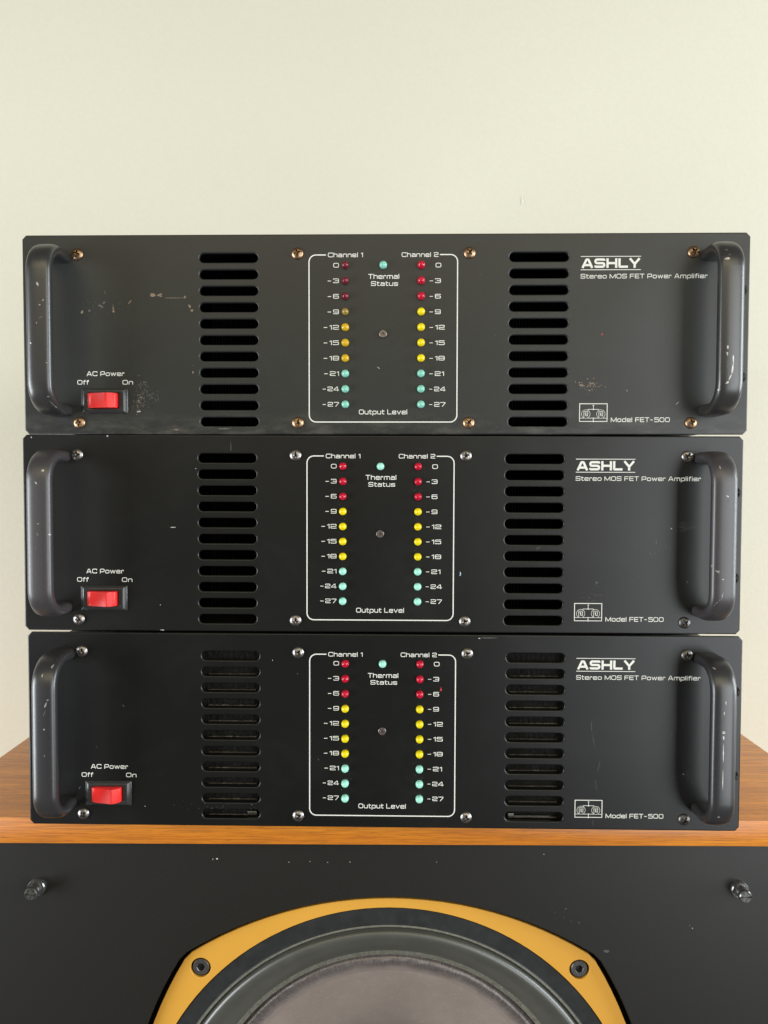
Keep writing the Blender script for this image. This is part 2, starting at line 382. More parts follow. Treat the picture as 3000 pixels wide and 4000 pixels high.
def stroke(bm, pts, closed, tx, tz, y):
    """ribbon of width t following pts in xz, at depth y (tx/tz: stroke half widths)"""
    P = [Vector(p) for p in pts]; n = len(P)
    L = []; Rr = []
    for i in range(n):
        if closed: a, c = P[i-1], P[(i+1) % n]
        else: a, c = P[max(i-1, 0)], P[min(i+1, n-1)]
        d1 = (P[i]-a); d2 = (c-P[i])
        d1 = d1.normalized() if d1.length > 1e-9 else d2.normalized()
        d2 = d2.normalized() if d2.length > 1e-9 else d1
        n1 = Vector((-d1.y, d1.x)); n2 = Vector((-d2.y, d2.x)); mt = (n1+n2)
        if mt.length < 1e-6: mt = n1
        mt.normalize(); k = 1/max(0.35, mt.dot(n1)); o = Vector((mt.x*tx*k, mt.y*tz*k))
        L.append(bm.verts.new((P[i].x+o.x, y, P[i].y+o.y))); Rr.append(bm.verts.new((P[i].x-o.x, y, P[i].y-o.y)))
    for i in range(n if closed else n-1):
        j = (i+1) % n
        bm.faces.new((L[i], Rr[i], Rr[j], L[j]))

INKY = -0.00010
def lettering(text, x0, z0, width, height, parent, t=T_, anchor='l', gap=0.17):
    """flat printed text; x0/z0 baseline start in mm, width in mm"""
    adv = sum(glyph(c, t)[0] for c in text) + gap*(len(text)-1)
    kx = width/adv
    if anchor == 'r': x0 = x0 - width
    bm = bmesh.new(); x = 0; cnt = 0
    for c in text:
        w, st = glyph(c, t)
        for pts, closed, r in st:
            pp = rounded(pts, closed, r)
            pp = [((x0 + (x + px)*kx)*MM, (z0 + pz*height)*MM) for px, pz in pp]
            cnt += 1
            stroke(bm, pp, closed, t/2*(kx+height)/2*MM, t/2*height*MM, INKY - 0.000012*(cnt % 7))
        x += w + gap
    for f in bm.faces:
        f.normal_update()
        if f.normal.y > 0: f.normal_flip()
    me = bpy.data.meshes.new('lettering'); bm.to_mesh(me); bm.free()
    return link('lettering', me, M_ink, parent)

# ------------------------------------------------------------------ shared amplifier meshes (all in metres, panel front at y = 0)
PW, PH, PT = 0.4826, 0.1325, 0.0032
def panel_outline():
    w, h, c = PW/2, PH/2, 0.0027
    return [(-w+c, -h), (w-c, -h), (w, -h+c), (w, h-c), (w-c, h), (-w+c, h), (-w, h-c), (-w, -h+c)]
holes = []
SLOT_Z = [0.0508 - 0.01086*k for k in range(11)]
for sx in (-1, 1):
    for z in SLOT_Z: holes.append(stadium(sx*0.1030, z, 0.0196, 0.0030))
    for z in (0.0287, -0.0284): holes.append(stadium(sx*0.2330, z, 0.0060, 0.0035))
ME_panel = plate('front_panel', panel_outline(), holes, PT, 0.00085)

def make_handle():
    bm = bmesh.new(); half = 0.0510; p = 0.0285; r = 0.0165
    path = [(0.004, half), (-0.004, half)]
    for k in range(0, 13):
        a = math.pi/2*k/12
        path.append((-(p-r) - r*math.sin(a), half - r + r*math.cos(a)))
    for k in range(1, 12): path.append((-p, (half-r)*(1 - 2*k/12)))
    for k in range(0, 13):
        a = math.pi/2*k/12
        path.append((-(p-r) - r*math.cos(a), -(half - r) - r*math.sin(a)))
    path += [(-0.004, -half), (0.004, -half)]
    n = 36; rings = []
    for i, (y, z) in enumerate(path):
        a = path[max(i-1, 0)]; c = path[min(i+1, len(path)-1)]
        ty, tz = c[0]-a[0], c[1]-a[1]; l = math.hypot(ty, tz); ty /= l; tz /= l
        ny, nz = -tz, ty            # across the bar, in the bend plane
        ring = []
        for k in range(n):
            t = 2*math.pi*k/n; e = 2/2.9
            cx = math.copysign(abs(math.cos(t))**e, math.cos(t))*0.0079
            cn = math.copysign(abs(math.sin(t))**e, math.sin(t))*0.0042
            ring.append(bm.verts.new((cx, y+ny*cn, z+nz*cn)))
        rings.append(ring)
    for a, b in zip(rings, rings[1:]):
        for k in range(n): bm.faces.new((a[k], a[(k+1) % n], b[(k+1) % n], b[k]))
    bm.faces.new(rings[0]); bm.faces.new(list(reversed(rings[-1])))
    return bm_mesh(bm, 'handle', True, 50)
ME_handle = make_handle()

def make_screw(R0=0.0039, H=0.0022):
    bm = bmesh.new(); seg = 56; rs = [0.0] + [R0*x for x in (.08,.14,.20,.26,.32,.38,.44,.50,.55,.60,.66,.74,.84,.93,.98,1.0)]
    rings = []
    def depth(x, z, r):
        h = H*math.sqrt(max(0.0, 1 - (r/R0)**2*0.93))
        u, w = abs(x), abs(z); wd = 0.00052
        arm = 0.00215
        m = max(u, w); s = min(u, w)
        if m < arm and s < wd*(1.35 - 0.5*m/arm): h -= 0.0026*(1 - 0.45*m/arm)
        elif r < 0.0011: h -= 0.0020
        return -h
    for r in rs:
        if r == 0: rings.append([bm.verts.new((0, depth(0, 0, 0), 0))]); continue
        rings.append([bm.verts.new((r*math.cos(2*math.pi*k/seg), depth(r*math.cos(2*math.pi*k/seg), r*math.sin(2*math.pi*k/seg), r), r*math.sin(2*math.pi*k/seg))) for k in range(seg)])
    rings.append([bm.verts.new((R0*math.cos(2*math.pi*k/seg), 0.0004, R0*math.sin(2*math.pi*k/seg))) for k in range(seg)])
    for a, b in zip(rings, rings[1:]):
        for k in range(seg):
            k2 = (k+1) % seg
            if len(a) == 1: bm.faces.new((a[0], b[k], b[k2]))
            else: bm.faces.new((a[k], a[k2], b[k2], b[k]))
    return bm_mesh(bm, 'screw', True, 32)
ME_screw_raw = make_screw()
def screw_mesh(m):
    me = ME_screw_raw.copy(); me.materials.clear(); me.materials.append(m); return me
ME_screw = {'steel': screw_mesh(M_steel), 'bronze': screw_mesh(M_bronze), 'dull': screw_mesh(M_dull)}

def make_socket(R0, H, hexr, depth, name, rim=0.0):
    """round head with a hexagonal socket"""
    bm = bmesh.new(); seg = 48
    def ring(r, y): return [bm.verts.new((r*math.cos(2*math.pi*k/seg), y, r*math.sin(2*math.pi*k/seg))) for k in range(seg)]
    def hexring(rr, y):
        out = []
        for k in range(seg):
            a = 2*math.pi*k/seg; q = (a % (math.pi/3)) - math.pi/6
            rad = rr*math.cos(math.pi/6)/math.cos(q); out.append(bm.verts.new((rad*math.cos(a), y, rad*math.sin(a))))
        return out
    rr = [ring(R0, 0.0005), ring(R0, -H*.72), ring(R0*.97, -H*.90), ring(R0*.90, -H), ring(R0*.62, -H*1.0), hexring(hexr*1.06, -H), hexring(hexr, -H*.96), hexring(hexr*.97, -H+depth)]
    c = bm.verts.new((0, -H+depth, 0))
    for a, b in zip(rr, rr[1:]):
        for k in range(seg): bm.faces.new((a[k], a[(k+1) % seg], b[(k+1) % seg], b[k]))
    for k in range(seg): bm.faces.new((rr[-1][k], rr[-1][(k+1) % seg], c))
    return bm_mesh(bm, name, True, 35)

def led_mesh(m):
    R0 = 0.0025; pr = [(R0*1.02, 0.0006), (R0*1.02, -0.0006)]
    for k in range(0, 9):
        a = math.pi/2*k/8; pr.append((R0*math.cos(a), -0.0014 - R0*0.95*math.sin(a)))
    pr[-1] = (0, pr[-1][1])
    me = bm_mesh(lathe(pr, 28), 'indicator_light', True, 60); me.materials.append(m); return me
ME_led = {k: led_mesh(m) for k, m in M_led.items()}
ME_led_hole = None

def make_bezel():
    bm = bmesh.new(); ow, oh = 0.0158, 0.0084; pw, ph = 0.0132, 0.0069; iw, ih = 0.0104, 0.0052; h = 0.0024
    def rect(w, hh, y): return [bm.verts.new((x, y, z)) for x, z in ((-w, -hh), (w, -hh), (w, hh), (-w, hh))]
    rs = [rect(ow, oh, 0.0004), rect(ow, oh, -0.0005), rect(pw, ph, -h), rect(iw, ih, -h), rect(iw, ih, -h+0.0035)]
    for a, b in zip(rs, rs[1:]):
        for k in range(4): bm.faces.new((a[k], a[(k+1) % 4], b[(k+1) % 4], b[k]))
    bm.faces.new(rs[-1])
    es = [e for e in bm.edges if e.calc_length() > 0.0001 and not e.is_boundary]
    bmesh.ops.bevel(bm, geom=es, offset=0.00035, segments=2, affect='EDGES', profile=0.5)
    return bm_mesh(bm, 'power_switch', True, 40)
ME_bezel = make_bezel()
def make_rocker():
    bm = bmesh.new(); prof = [(-0.0100, 0.0012), (-0.0098, -0.0032), (-0.0088, -0.0040)]
    # long hollow face from the pressed left end up to the ridge, then the short right face
    for k in range(1, 11):
        s = k/10; prof.append((-0.0088 + 0.0132*s, -0.0046 - 0.0030*(s**1.5)))
    prof += [(0.0048, -0.0077), (0.0052, -0.0075)]
    prof += [(0.0072, -0.0064), (0.0092, -0.0053), (0.0099, -0.0044), (0.0101, -0.0020), (0.0101, 0.0012)]
    hw = 0.0049; L, Rr = [], []
    for x, y in prof:
        L.append(bm.verts.new((x, y, -hw))); Rr.append(bm.verts.new((x, y, hw)))
    for i in range(len(prof)-1): bm.faces.new((L[i], L[i+1], Rr[i+1], Rr[i]))
    bm.faces.new(L); bm.faces.new(list(reversed(Rr)))
    es = [e for e in bm.edges if e.is_boundary is False and abs(e.verts[0].co.z-e.verts[1].co.z) < 1e-6]
    bmesh.ops.bevel(bm, geom=es, offset=0.0005, segments=3, affect='EDGES', profile=0.5)
    return bm_mesh(bm, 'rocker', True, 38)
ME_rocker = make_rocker()

def make_chassis():
    bm = bmesh.new(); w, h, d, t = 0.216, 0.0652, 0.385, 0.0015
    box(bm, -w, w, PT+0.0002, d, h-t, h); box(bm, -w, w, PT+0.0002, d, -h, -h+t)
    box(bm, -w, -w+t, PT+0.0002, d, -h+t, h-t); box(bm, w-t, w, PT+0.0002, d, -h+t, h-t)
    box(bm, -w+t, w-t, d-t, d, -h+t, h-t)
    # inner wall behind the centre of the panel keeps the inside dark
    box(bm, -0.075, 0.075, PT+0.0002, PT+0.003, -h+t, h-t)
    return bm_mesh(bm, 'chassis')
ME_chassis = make_chassis()

def heatsink(depth_y, pitch, tk, m, name):
    bm = bmesh.new()
    x0, x1 = -0.0215, 0.0215
    box(bm, x0, x1, depth_y+0.006, depth_y+0.009, -0.062, 0.057)
    x = x0
    while x < x1:
        box(bm, x, x+tk, depth_y, depth_y+0.0061, -0.062, 0.057); x += pitch
    me = bm_mesh(bm, name); me.materials.append(m); return me
ME_sink = heatsink(0.045, 0.0022, 0.0007, M_sink, 'heatsink')
ME_sinkC = heatsink(0.0075, 0.00085, 0.00035, M_sinkC, 'heatsink')

def frame_mesh():
    bm = bmesh.new(); rc = 4.6
    xl, xr, zt, zb = -49.3, 49.2, 52.4, -58.0
    def arc(cx, cz, a0, a1): return [(cx+rc*math.cos(R(a0+(a1-a0)*k/8)), cz+rc*math.sin(R(a0+(a1-a0)*k/8))) for k in range(9)]
    pts = [(-38.0, zt)] + arc(xl+rc, zt-rc, 90, 180) + arc(xl+rc, zb+rc, 180, 270) + arc(xr-rc, zb+rc, 270, 360) + arc(xr-rc, zt-rc, 0, 90) + [(37.5, zt)]
    stroke(bm, [(x*MM, z*MM) for x, z in pts], False, 0.00036, 0.00036, INKY)
    for f in bm.faces:
        f.normal_update()
        if f.normal.y > 0: f.normal_flip()
    me = bpy.data.meshes.new('printed_frame'); bm.to_mesh(me); bm.free(); me.materials.append(M_ink); return me
ME_frame = frame_mesh()

def emblem_mesh():
    bm = bmesh.new(); w, h = 18.6, 12.2; cnt = [0]
    def s(pts, closed=False, t=0.16, r=0):
        cnt[0] += 1
        pp = rounded(pts, closed, r)
        stroke(bm, [(x*MM, z*MM) for x, z in pp], closed, t*MM, t*MM, INKY - 0.000008*cnt[0])
    s([(0.2, 2.4), (0.2, 0.3), (w-.2, .3), (w-.2, 2.4)], t=.22); s([(.2, 2.6), (.2, h-.2), (w-.2, h-.2), (w-.2, 2.6)], t=.26)
    s([(-.2, 2.5), (3.2, 2.5)]); s([(5.6, 2.5), (13.2, 2.5)]); s([(15.6, 2.5), (w+.2, 2.5)])
    s([(w/2, -.2), (w/2, 2.9)], t=.22); s([(w/2, 8.1), (w/2, 11.0)], t=.16); s([(w/2, 10.6), (w/2, 11.2)], t=.4); s([(w/2, 7.9), (w/2, 8.6)], t=.35)
    s([(5.8, 7.6), (5.8, 8.3), (12.8, 8.3), (12.8, 7.6)])
    for cx in (4.3, 14.2):
        s([(cx+2.8*math.cos(2*math.pi*k/28), 5.2+2.8*math.sin(2*math.pi*k/28)) for k in range(28)], True, .12)
        s([(cx-1.5, 6.8), (cx+1.5, 6.8)]); s([(cx-1.6, 6.0), (cx-.9, 6.0)], t=.2); s([(cx+.9, 6.0), (cx+1.6, 6.0)], t=.2)
        s([(cx-1.25, 6.0), (cx-1.25, 3.0)]); s([(cx+1.25, 6.0), (cx+1.25, 4.0), (cx+.2, 4.0)]); s([(cx, 6.2), (cx, 3.9)], t=.22)
        s([(cx-.35, 5.2), (cx+.35, 5.2)], t=.3)
    for f in bm.faces:
        f.normal_update()
        if f.normal.y > 0: f.normal_flip()
    me = bpy.data.meshes.new('emblem'); bm.to_mesh(me); bm.free()
    for v in me.vertices: v.co.x += 0.1304; v.co.z += -0.0579
    me.materials.append(M_ink); return me
ME_emblem = emblem_mesh()

# wear: small irregular flakes laid onto a surface
def flakes(items, target, parent, name, seed, off=0.00006, cam_y=-0.2):
    """items: (x, z, rx, rz, angle_deg, key) in mm; each is projected along y onto the target mesh"""
    rnd = random.Random(seed); bym = {}
    dg_v = [v.co.copy() for v in target.vertices]; polys = [tuple(p.vertices) for p in target.polygons]
    tree = BVHTree.FromPolygons(dg_v, polys)
    bm = bmesh.new(); keys = sorted({i[5] for i in items})
    for x, z, rx, rz, ang, key in items:
        n = 9; ca, sa = math.cos(R(ang)), math.sin(R(ang)); pts = [(x, z)]
        for k in range(n):
            a = 2*math.pi*k/n; q = rnd.uniform(0.55, 1.15)
            u, w = rx*q*math.cos(a), rz*q*math.sin(a)
            pts.append((x+u*ca-w*sa, z+u*sa+w*ca))
        vs = []
        for px, pz in pts:
            hit, nrm, _, _ = tree.ray_cast(Vector((px*MM, cam_y, pz*MM)), Vector((0, 1, 0)))
            if hit is None or nrm.y > -0.05: vs.append(None); continue
            vs.append(bm.verts.new(hit + nrm*off))
        if vs[0] is None: continue
        for k in range(1, n+1):
            a, b2 = vs[k], vs[k % n + 1]
            if a is None or b2 is None: continue
            f = bm.faces.new((vs[0], a, b2)); f.material_index = keys.index(key); f.normal_update()
            if f.normal.y > 0: f.normal_flip()
    me = bpy.data.meshes.new(name); bm.to_mesh(me); bm.free()
    for k in keys: me.materials.append(SC[k])
    return tag(link(name, me, None, parent), kind='stuff')

def scatter(rnd, cx, cz, sx, sz, n, r0, r1, key):
    return [(rnd.gauss(cx, sx), rnd.gauss(cz, sz), rnd.uniform(r0, r1), rnd.uniform(r0, r1)*.6, rnd.uniform(0, 180), key) for _ in range(n)]

rn = random.Random(5)
WEAR_PANEL = {
 'A': [(-201.4,15.3,1.0,1.2,0,'t'),(-196.4,16.2,1.2,.9,30,'g'),(-189.2,19.3,2.2,.8,-25,'g'),(-186.5,21.5,1.4,.8,40,'g'),(-185.9,28.5,.3,1.2,0,'g'),
       (-180.4,17.4,.45,2.4,5,'t'),(-180.2,15.4,1.0,.6,0,'t'),(-169.2,21.9,.4,2.1,-40,'t'),(-153.5,26.2,2.6,1.6,0,'t'),(-149.2,26.6,1.8,.7,20,'t'),(-148.5,25.6,1.2,.5,-20,'t'),
       (-140.5,24.4,8.4,.22,0,'t'),(-132.2,25.0,1.3,.7,60,'t'),(-129.1,19.0,.7,1.5,25,'t'),(-127.7,16.2,1.2,.9,10,'t'),(-127.2,-24.9,.8,.7,0,'t'),(-127.4,-20.2,.4,.4,0,'g'),
       (-163.9,-51.0,1.9,.55,0,'w'),(-139,-63.2,2.4,.4,0,'t'),(-107,-62.5,6,.5,0,'g'),(-3.0,-22.0,1.3,.25,-35,'w'),(64.2,39.1,.8,.2,30,'g'),(74.5,-.4,1.6,.2,55,'g'),
       (144.9,-.1,.55,.9,0,'r'),(161.6,-37.1,.9,.2,-50,'w'),(195.1,-45.5,1.5,.2,45,'w'),(131.4,-33.6,1.6,.8,0,'t'),(138.5,-32.6,2.2,.7,10,'t')]
      + scatter(rn,-161.5,-38.5,2.6,4.4,60,.25,.75,'g') + scatter(rn,-154.5,-41.5,2.6,2.8,34,.2,.6,'g') + scatter(rn,-163.5,-45.5,1.6,3.5,40,.2,.6,'t') + scatter(rn,-162,-33.5,2.2,1.8,22,.2,.5,'g')
      + scatter(rn,137.5,-33.8,4.2,1.8,26,.3,.9,'t') + scatter(rn,139,-36,5,1.5,18,.25,.6,'g') + scatter(rn,-184,18,8,4,34,.15,.45,'g') + scatter(rn,185,-15,22,20,60,.12,.40,'g')
      + scatter(rn,-120,-59,40,3,36,.15,.4,'g') + scatter(rn,30,-61,40,2,28,.15,.4,'g') + scatter(rn,160,20,40,25,14,.10,.24,'g') + scatter(rn,-23,-43,3,2,12,.2,.5,'g'),
 'B': [(-139.7,4.1,2.3,.35,0,'w'),(-148.7,-48.5,.4,.4,0,'w'),(-100.5,58.0,.22,3.6,0,'g'),(-124.2,43.7,.35,.35,0,'w'),(-235.2,64.4,.5,.5,0,'w'),(-183.7,65.4,.6,.7,0,'w'),
       (-147.5,-65.6,1.6,.4,0,'w'),(53.9,-26.4,.35,1.7,0,'b'),(53.9,-27.4,.65,.6,0,'b'),(194.4,4.7,.45,.45,0,'w'),(205.5,-31.1,.6,.5,0,'g'),(145,-31.9,1.0,.8,0,'g'),(184.6,-4.6,.3,1.4,10,'g'),
       (105.8,-8.7,1.6,.3,40,'g'),(169.9,-30.7,.4,.4,0,'g')]
      + scatter(rn,145,-40,4,4,24,.2,.6,'g') + scatter(rn,184,-8,6,4,16,.15,.5,'g') + scatter(rn,-25,0,3,26,30,.12,.36,'g') + scatter(rn,25.2,6,2.4,22,34,.12,.36,'g') + scatter(rn,-120,0,60,30,10,.08,.18,'g')
      + [(200+rn.uniform(-6,10),6+rn.uniform(-3,4),rn.uniform(2,6),.09,rn.uniform(0,14),'d') for _ in range(10)],
 'C': [(39.5,28.8,.75,1.0,0,'r'),(39.5,29.9,.3,1.0,0,'r'),(-74.5,48,.25,.5,0,'w'),(-161.9,-53.1,.3,.4,0,'w'),(-176.2,16.2,.3,.9,30,'g'),(-206.7,-40.6,.3,1.3,-30,'g'),(-57.5,38.9,.7,.25,-30,'g'),
       (71,64.2,6,.3,0,'g'),(65.2,63.8,.9,.4,0,'w'),(141,5,.3,4.2,0,'d'),(142.6,-5.5,.25,5.5,14,'d'),(146.2,-23,.28,5,-12,'d'),(144.6,-36,.25,4,8,'d'),(142.8,-61,.25,3,0,'d'),
       (96,15.4,2.0,.4,0,'g'),(-43.4,-19.7,.2,.8,20,'g'),(-194.7,-12.3,.3,.4,0,'g'),(194.9,-1.1,.3,.4,0,'g'),(203,-27.5,.9,.5,0,'g')]
      + scatter(rn,-25,-35,2.6,9,30,.12,.4,'g') + scatter(rn,25,0,2.4,30,26,.12,.36,'g') + scatter(rn,203,-25,7,9,44,.12,.38,'g') + scatter(rn,-116,-53,14,2,20,.15,.5,'g') + scatter(rn,-150,-5,45,30,12,.08,.18,'g')}
WEAR_HL = {
 'A': [(-208.6,44.7,1.3,.9,-15,'m'),(-216.1,25.7,.7,1.7,12,'m'),(-212.8,15.5,.9,.4,45,'m'),(-214.8,12.6,.8,.35,10,'m'),(-214.6,4.5,1.6,.45,25,'g'),(-216.9,1.3,.4,.6,0,'m'),(-221.0,-11.2,.5,.8,0,'m'),(-211.2,-23.4,.5,.4,0,'m'),(-211.8,-44.3,1.0,.35,0,'m'),(-211,-48,.5,1.8,25,'g'),(-210,-50,.4,1.2,20,'m')],
 'B': [(-213.2,41.4,1.1,.8,0,'m'),(-217.1,33.8,1.0,.6,-35,'m'),(-216.1,7.8,.9,.35,-10,'m'),(-216.5,1.1,1.1,1.2,0,'g'),(-210.2,1.7,1.2,1.2,0,'g'),(-217.7,-7.5,.3,.6,0,'g'),(-209.6,.9,.5,.5,0,'m')],
 'C': [(-212.4,49.1,.7,1.2,-25,'m'),(-217.2,44.3,.4,1.2,-15,'m'),(-213.2,28.8,.9,.8,0,'m'),(-214.4,25.7,.6,2.0,-20,'m'),(-215.4,20,.25,2.6,-20,'g'),(-215.6,9.9,.6,.6,0,'m'),(-215.6,-7.1,.35,.35,0,'m'),(-210,42,.8,.5,0,'g')]}
WEAR_HR = {
 'A': [(212.9,39.9,1.9,.9,8,'m'),(213.2,46.1,1.1,.6,0,'g'),(214.5,42.5,.8,.6,0,'g'),(213.9,9.2,.6,1.2,0,'g'),(213.7,-14.6,.6,1.3,0,'m'),(213.6,-18.5,.6,1.2,0,'m'),(210.3,-14.6,.4,.7,0,'g'),(213.7,-24.5,.35,5,0,'g'),(217.2,-21.5,.5,3,0,'m'),(216.9,-27.5,.55,4.2,-6,'m'),(215.5,-33.0,.6,2.4,-25,'m'),(213.9,-36.3,.7,1.3,-45,'m'),(208.8,-31.5,.6,1.0,-20,'m'),(209.4,-40.5,1.3,.6,30,'m'),(208.0,-43.5,.5,1.7,-15,'m')],
 'B': [(213.3,44.8,.4,1.3,0,'m'),(217.2,26.9,.9,.4,-20,'m'),(217.6,23.6,.5,1.0,0,'g'),(209.0,-17.2,.7,1.1,-30,'m'),(211.5,-20.2,1.1,.5,-35,'m'),(212.8,-20.5,.3,1.2,0,'m'),(215.4,-25.3,.45,.45,0,'m'),(215.3,-35.4,.2,3.4,-12,'m'),(212.4,-40.1,.3,3.4,-35,'m'),(214.5,-38.1,.9,.5,20,'g'),(215.5,-43.6,.2,1.4,40,'g')],
 'C': [(212.0,50.5,1.0,.5,-25,'m'),(216.6,30.6,.3,1.6,0,'m'),(215.7,23.9,.35,1.8,0,'m'),(215.7,19.5,.25,1.6,0,'g'),(215.5,11.5,1.1,1.1,0,'w'),(215.6,8.2,.6,1.4,0,'m'),(215.6,-1.4,.30,8,0,'m'),(215.6,-17.7,.28,9,0,'m'),(216.2,12.0,2.3,.3,0,'g'),(214.4,-43.4,.7,.8,0,'m')]}

# ------------------------------------------------------------------ amplifiers
POSE = {'A': (-0.00086, 0.51465, 0.09945, -0.01761, -0.00089), 'B': (-0.00245, 0.51503, -0.03366, -0.01484, 0.00099), 'C': (-0.00075, 0.51444, -0.16734, -0.01548, 0.00102)}
LABEL = {'A': 'topmost black rack power amplifier with bronze screws and a dim left column of lights',
         'B': 'middle black rack amplifier of the stack with a short white nick on its left panel',
         'C': 'lowest black rack power amplifier of the stack, resting on the orange wooden speaker top'}
ZOFF = {'A': 0.0003, 'B': 0.0, 'C': 0.0005}
LEVELS = ['0', '-3', '-6', '-9', '-12', '-15', '-18', '-21', '-24', '-27']

def amplifier(k):
    x, y, z, yaw, rl = POSE[k]
    root = bpy.data.objects.new('power_amplifier', None); COL.objects.link(root)
    root.empty_display_size = 0.05
    root.location = (x, y, ZC+z); root.rotation_euler = (0, rl, yaw)
    tag(root, LABEL[k], 'power amplifier', 'rack power amplifiers stacked on the speaker')
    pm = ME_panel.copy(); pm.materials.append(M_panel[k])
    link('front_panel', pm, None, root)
    link('chassis', ME_chassis, M_chassis, root)
    for sx in (-1, 1):
        link('heatsink', ME_sinkC if k == 'C' else ME_sink, None, root, loc=(sx*0.103, 0, 0))
    if k == 'C':
        bm = bmesh.new(); rr = random.Random(3)
        for sx in (-1, 1):
            for i, zz in enumerate(SLOT_Z[1:], 1):
                n = 14; x0 = sx*0.103-0.0165; xs = [x0+0.033*j/n for j in range(n+1)]
                amt = rr.uniform(0.3, 1.0)
                for j in range(n):
                    hh = 0.0001 + 0.0006*amt*rr.random()**2
                    box(bm, xs[j], xs[j+1]-0.0001, 0.0058, 0.0073, zz-0.0031, zz-0.0031+hh)
        tag(link('dust', bm_mesh(bm, 'dust'), M_dust, root), 'grey dust lying behind the vent slots', kind='stuff')
        bm = bmesh.new(); box(bm, 0.0860, 0.0900, 0.0050, 0.0060, SLOT_Z[-1]-0.0022, SLOT_Z[-1]+0.0002, 0.0003); box(bm, 0.0900, 0.1150, 0.0052, 0.0058, SLOT_Z[-1]-0.0022, SLOT_Z[-1]-0.0014)
        box(bm, -0.0925, -0.0862, 0.0050, 0.0060, SLOT_Z[-1]-0.0022, SLOT_Z[-1]-0.0002, 0.0003)
        link('fan_clip', bm_mesh(bm, 'fan_clip'), M_steel, root)['kind'] = 'stuff'
    hm = ME_handle.copy(); hm.materials.clear(); hm.materials.append(M_handles.get(k, M_handle))
    hl = link('handle', hm, None, root, loc=(-0.2168, 0, 0.0005)); hr = link('handle', hm, None, root, loc=(0.2168, 0, 0.0005))
    for off, W, nm in ((-0.2168, WEAR_HL[k], 'l'), (0.2168, WEAR_HR[k], 'r')):
        items = [(ix-off*1000, iz-0.5, rx, rz, a, key) for ix, iz, rx, rz, a, key in W]
        fo = flakes(items, ME_handle, hl if off < 0 else hr, 'paint_chip', 11, 0.00005)
    flakes(WEAR_PANEL[k], ME_panel, root, 'scuff_mark', 21, 0.00007)
    rs = random.Random({'A': 1, 'B': 2, 'C': 3}[k])
    zt, zb = {'A': (53.4, -58.5), 'B': (52.8, -58.5), 'C': (53.4, -58.5)}[k]
    for xx in (-204.1, -57.0, 57.0, 204.1):
        for zz in (zt, zb):
            kind = 'bronze' if k == 'A' else ('dull' if (xx > 200) and (zz < 0 or rs.random() < .5) else 'steel')
            link('screw', ME_screw[kind], None, root, loc=(xx*MM, 0, zz*MM), rot=(0, rs.uniform(0, math.pi/2), 0))
    link('centre_screw', ME_centre, None, root, loc=(-0.0001, 0, 0.0003))
    # lights
    zo = {'A': 45.5, 'B': 45.5, 'C': 46.2}[k]; st = {'A': 10.2, 'B': 10.08, 'C': 10.24}[k]
    for side in (-1, 1):
        for i in range(10):
            c = 'red' if i < 3 else ('yellow' if i < 7 else 'green')
            lab = None
            if k == 'A' and side < 0:
                c = 'dimred' if i < 3 else ('brown' if i == 3 else ('dimyellow' if i < 7 else 'green2'))
                if c == 'dimred': lab = 'dim dark red light'
                if c == 'brown': lab = 'brownish see-through yellow light'
            elif k == 'A' and c == 'green': c = 'green2'
            o = link('indicator_light', ME_led[c], None, root, loc=(side*0.0252, 0, (zo-st*i)*MM))
            if lab: o['label'] = lab; o.scale = (0.9, 1, 0.9)
    link('indicator_light', ME_led['green2' if k == 'A' else 'green'], None, root, loc=(0.0, 0, zo*MM))
    # print
    link('printed_frame', ME_frame, None, root); link('emblem', ME_emblem, None, root)
    lettering('Channel 1', -36.7, 50.9, 23.2, 3.0, root, 0.15); lettering('Channel 2', 12.2, 50.9, 24.3, 3.0, root, 0.15)
    for i, s in enumerate(LEVELS):
        zz = zo - st*i - 1.5
        w = {1: 3.8, 2: 7.7, 3: 10.7}[len(s)]
        if s in ('-12', '-15', '-18'): w = 10.4
        if s == '-21': w = 10.0
        if s in ('-24', '-27'): w = 11.1
        lettering(s, -29.4, zz + .1, w, 3.0, root, 0.15, 'r')
        lettering(s, 34.6 if s == '0' else 30.5, zz, w, 3.0, root, 0.15)
    lettering('Thermal', -9.9, 36.6, 20.6, 3.2, root, 0.15); lettering('Status', -8.1, 32.0, 17.9, 3.0, root, 0.15)
    lettering('Output Level', -16.1, -52.9, 32.3, 3.2, root, 0.15)
    lettering('AC Power', -198.8, -27.3, 25.4, 3.1, root, 0.15)
    lettering('Off', -205.2, -33.0, 7.9, 3.0, root, 0.15); lettering('On', -174.7, -33.0, 7.1, 3.0, root, 0.15)
    lettering('ASHLY', 130.8, 43.3, 38.6, 6.2, root, 0.24, gap=0.10)
    lettering('Stereo MOS FET Power Amplifier', 130.3, 36.4, 83.1, 3.0, root, 0.145)
    lettering('Model FET-500', 151.3, -58.0, 38.9, 3.1, root, 0.15)
    bm = bmesh.new()
    for zz in (50.8, 42.1): stroke(bm, [(0.1303, zz*MM), (0.1698, zz*MM)], False, 0.00022, 0.00022, INKY)
    for f in bm.faces:
        f.normal_update()
        if f.normal.y > 0: f.normal_flip()
    me = bpy.data.meshes.new('printed_rule'); bm.to_mesh(me); bm.free(); link('printed_rule', me, M_ink, root)
    sw = link('power_switch', ME_bezel, M_bezel, root, loc=(-0.1868, 0, -0.0440))
    link('rocker', ME_rocker, M_rock, sw, loc=(-0.0006, 0, 0.0), rot=(0, 0, {'A': -0.05, 'B': 0.0, 'C': 0.04}[k]))
    return root
ME_centre = make_socket(0.0026, 0.0014, 0.0010, 0.0012, 'centre_screw'); ME_centre.materials.append(plain('socket_screw_steel', (0.26, 0.22, 0.205), 0.38, 0.9, 0.5, 0, 0.3, 800))
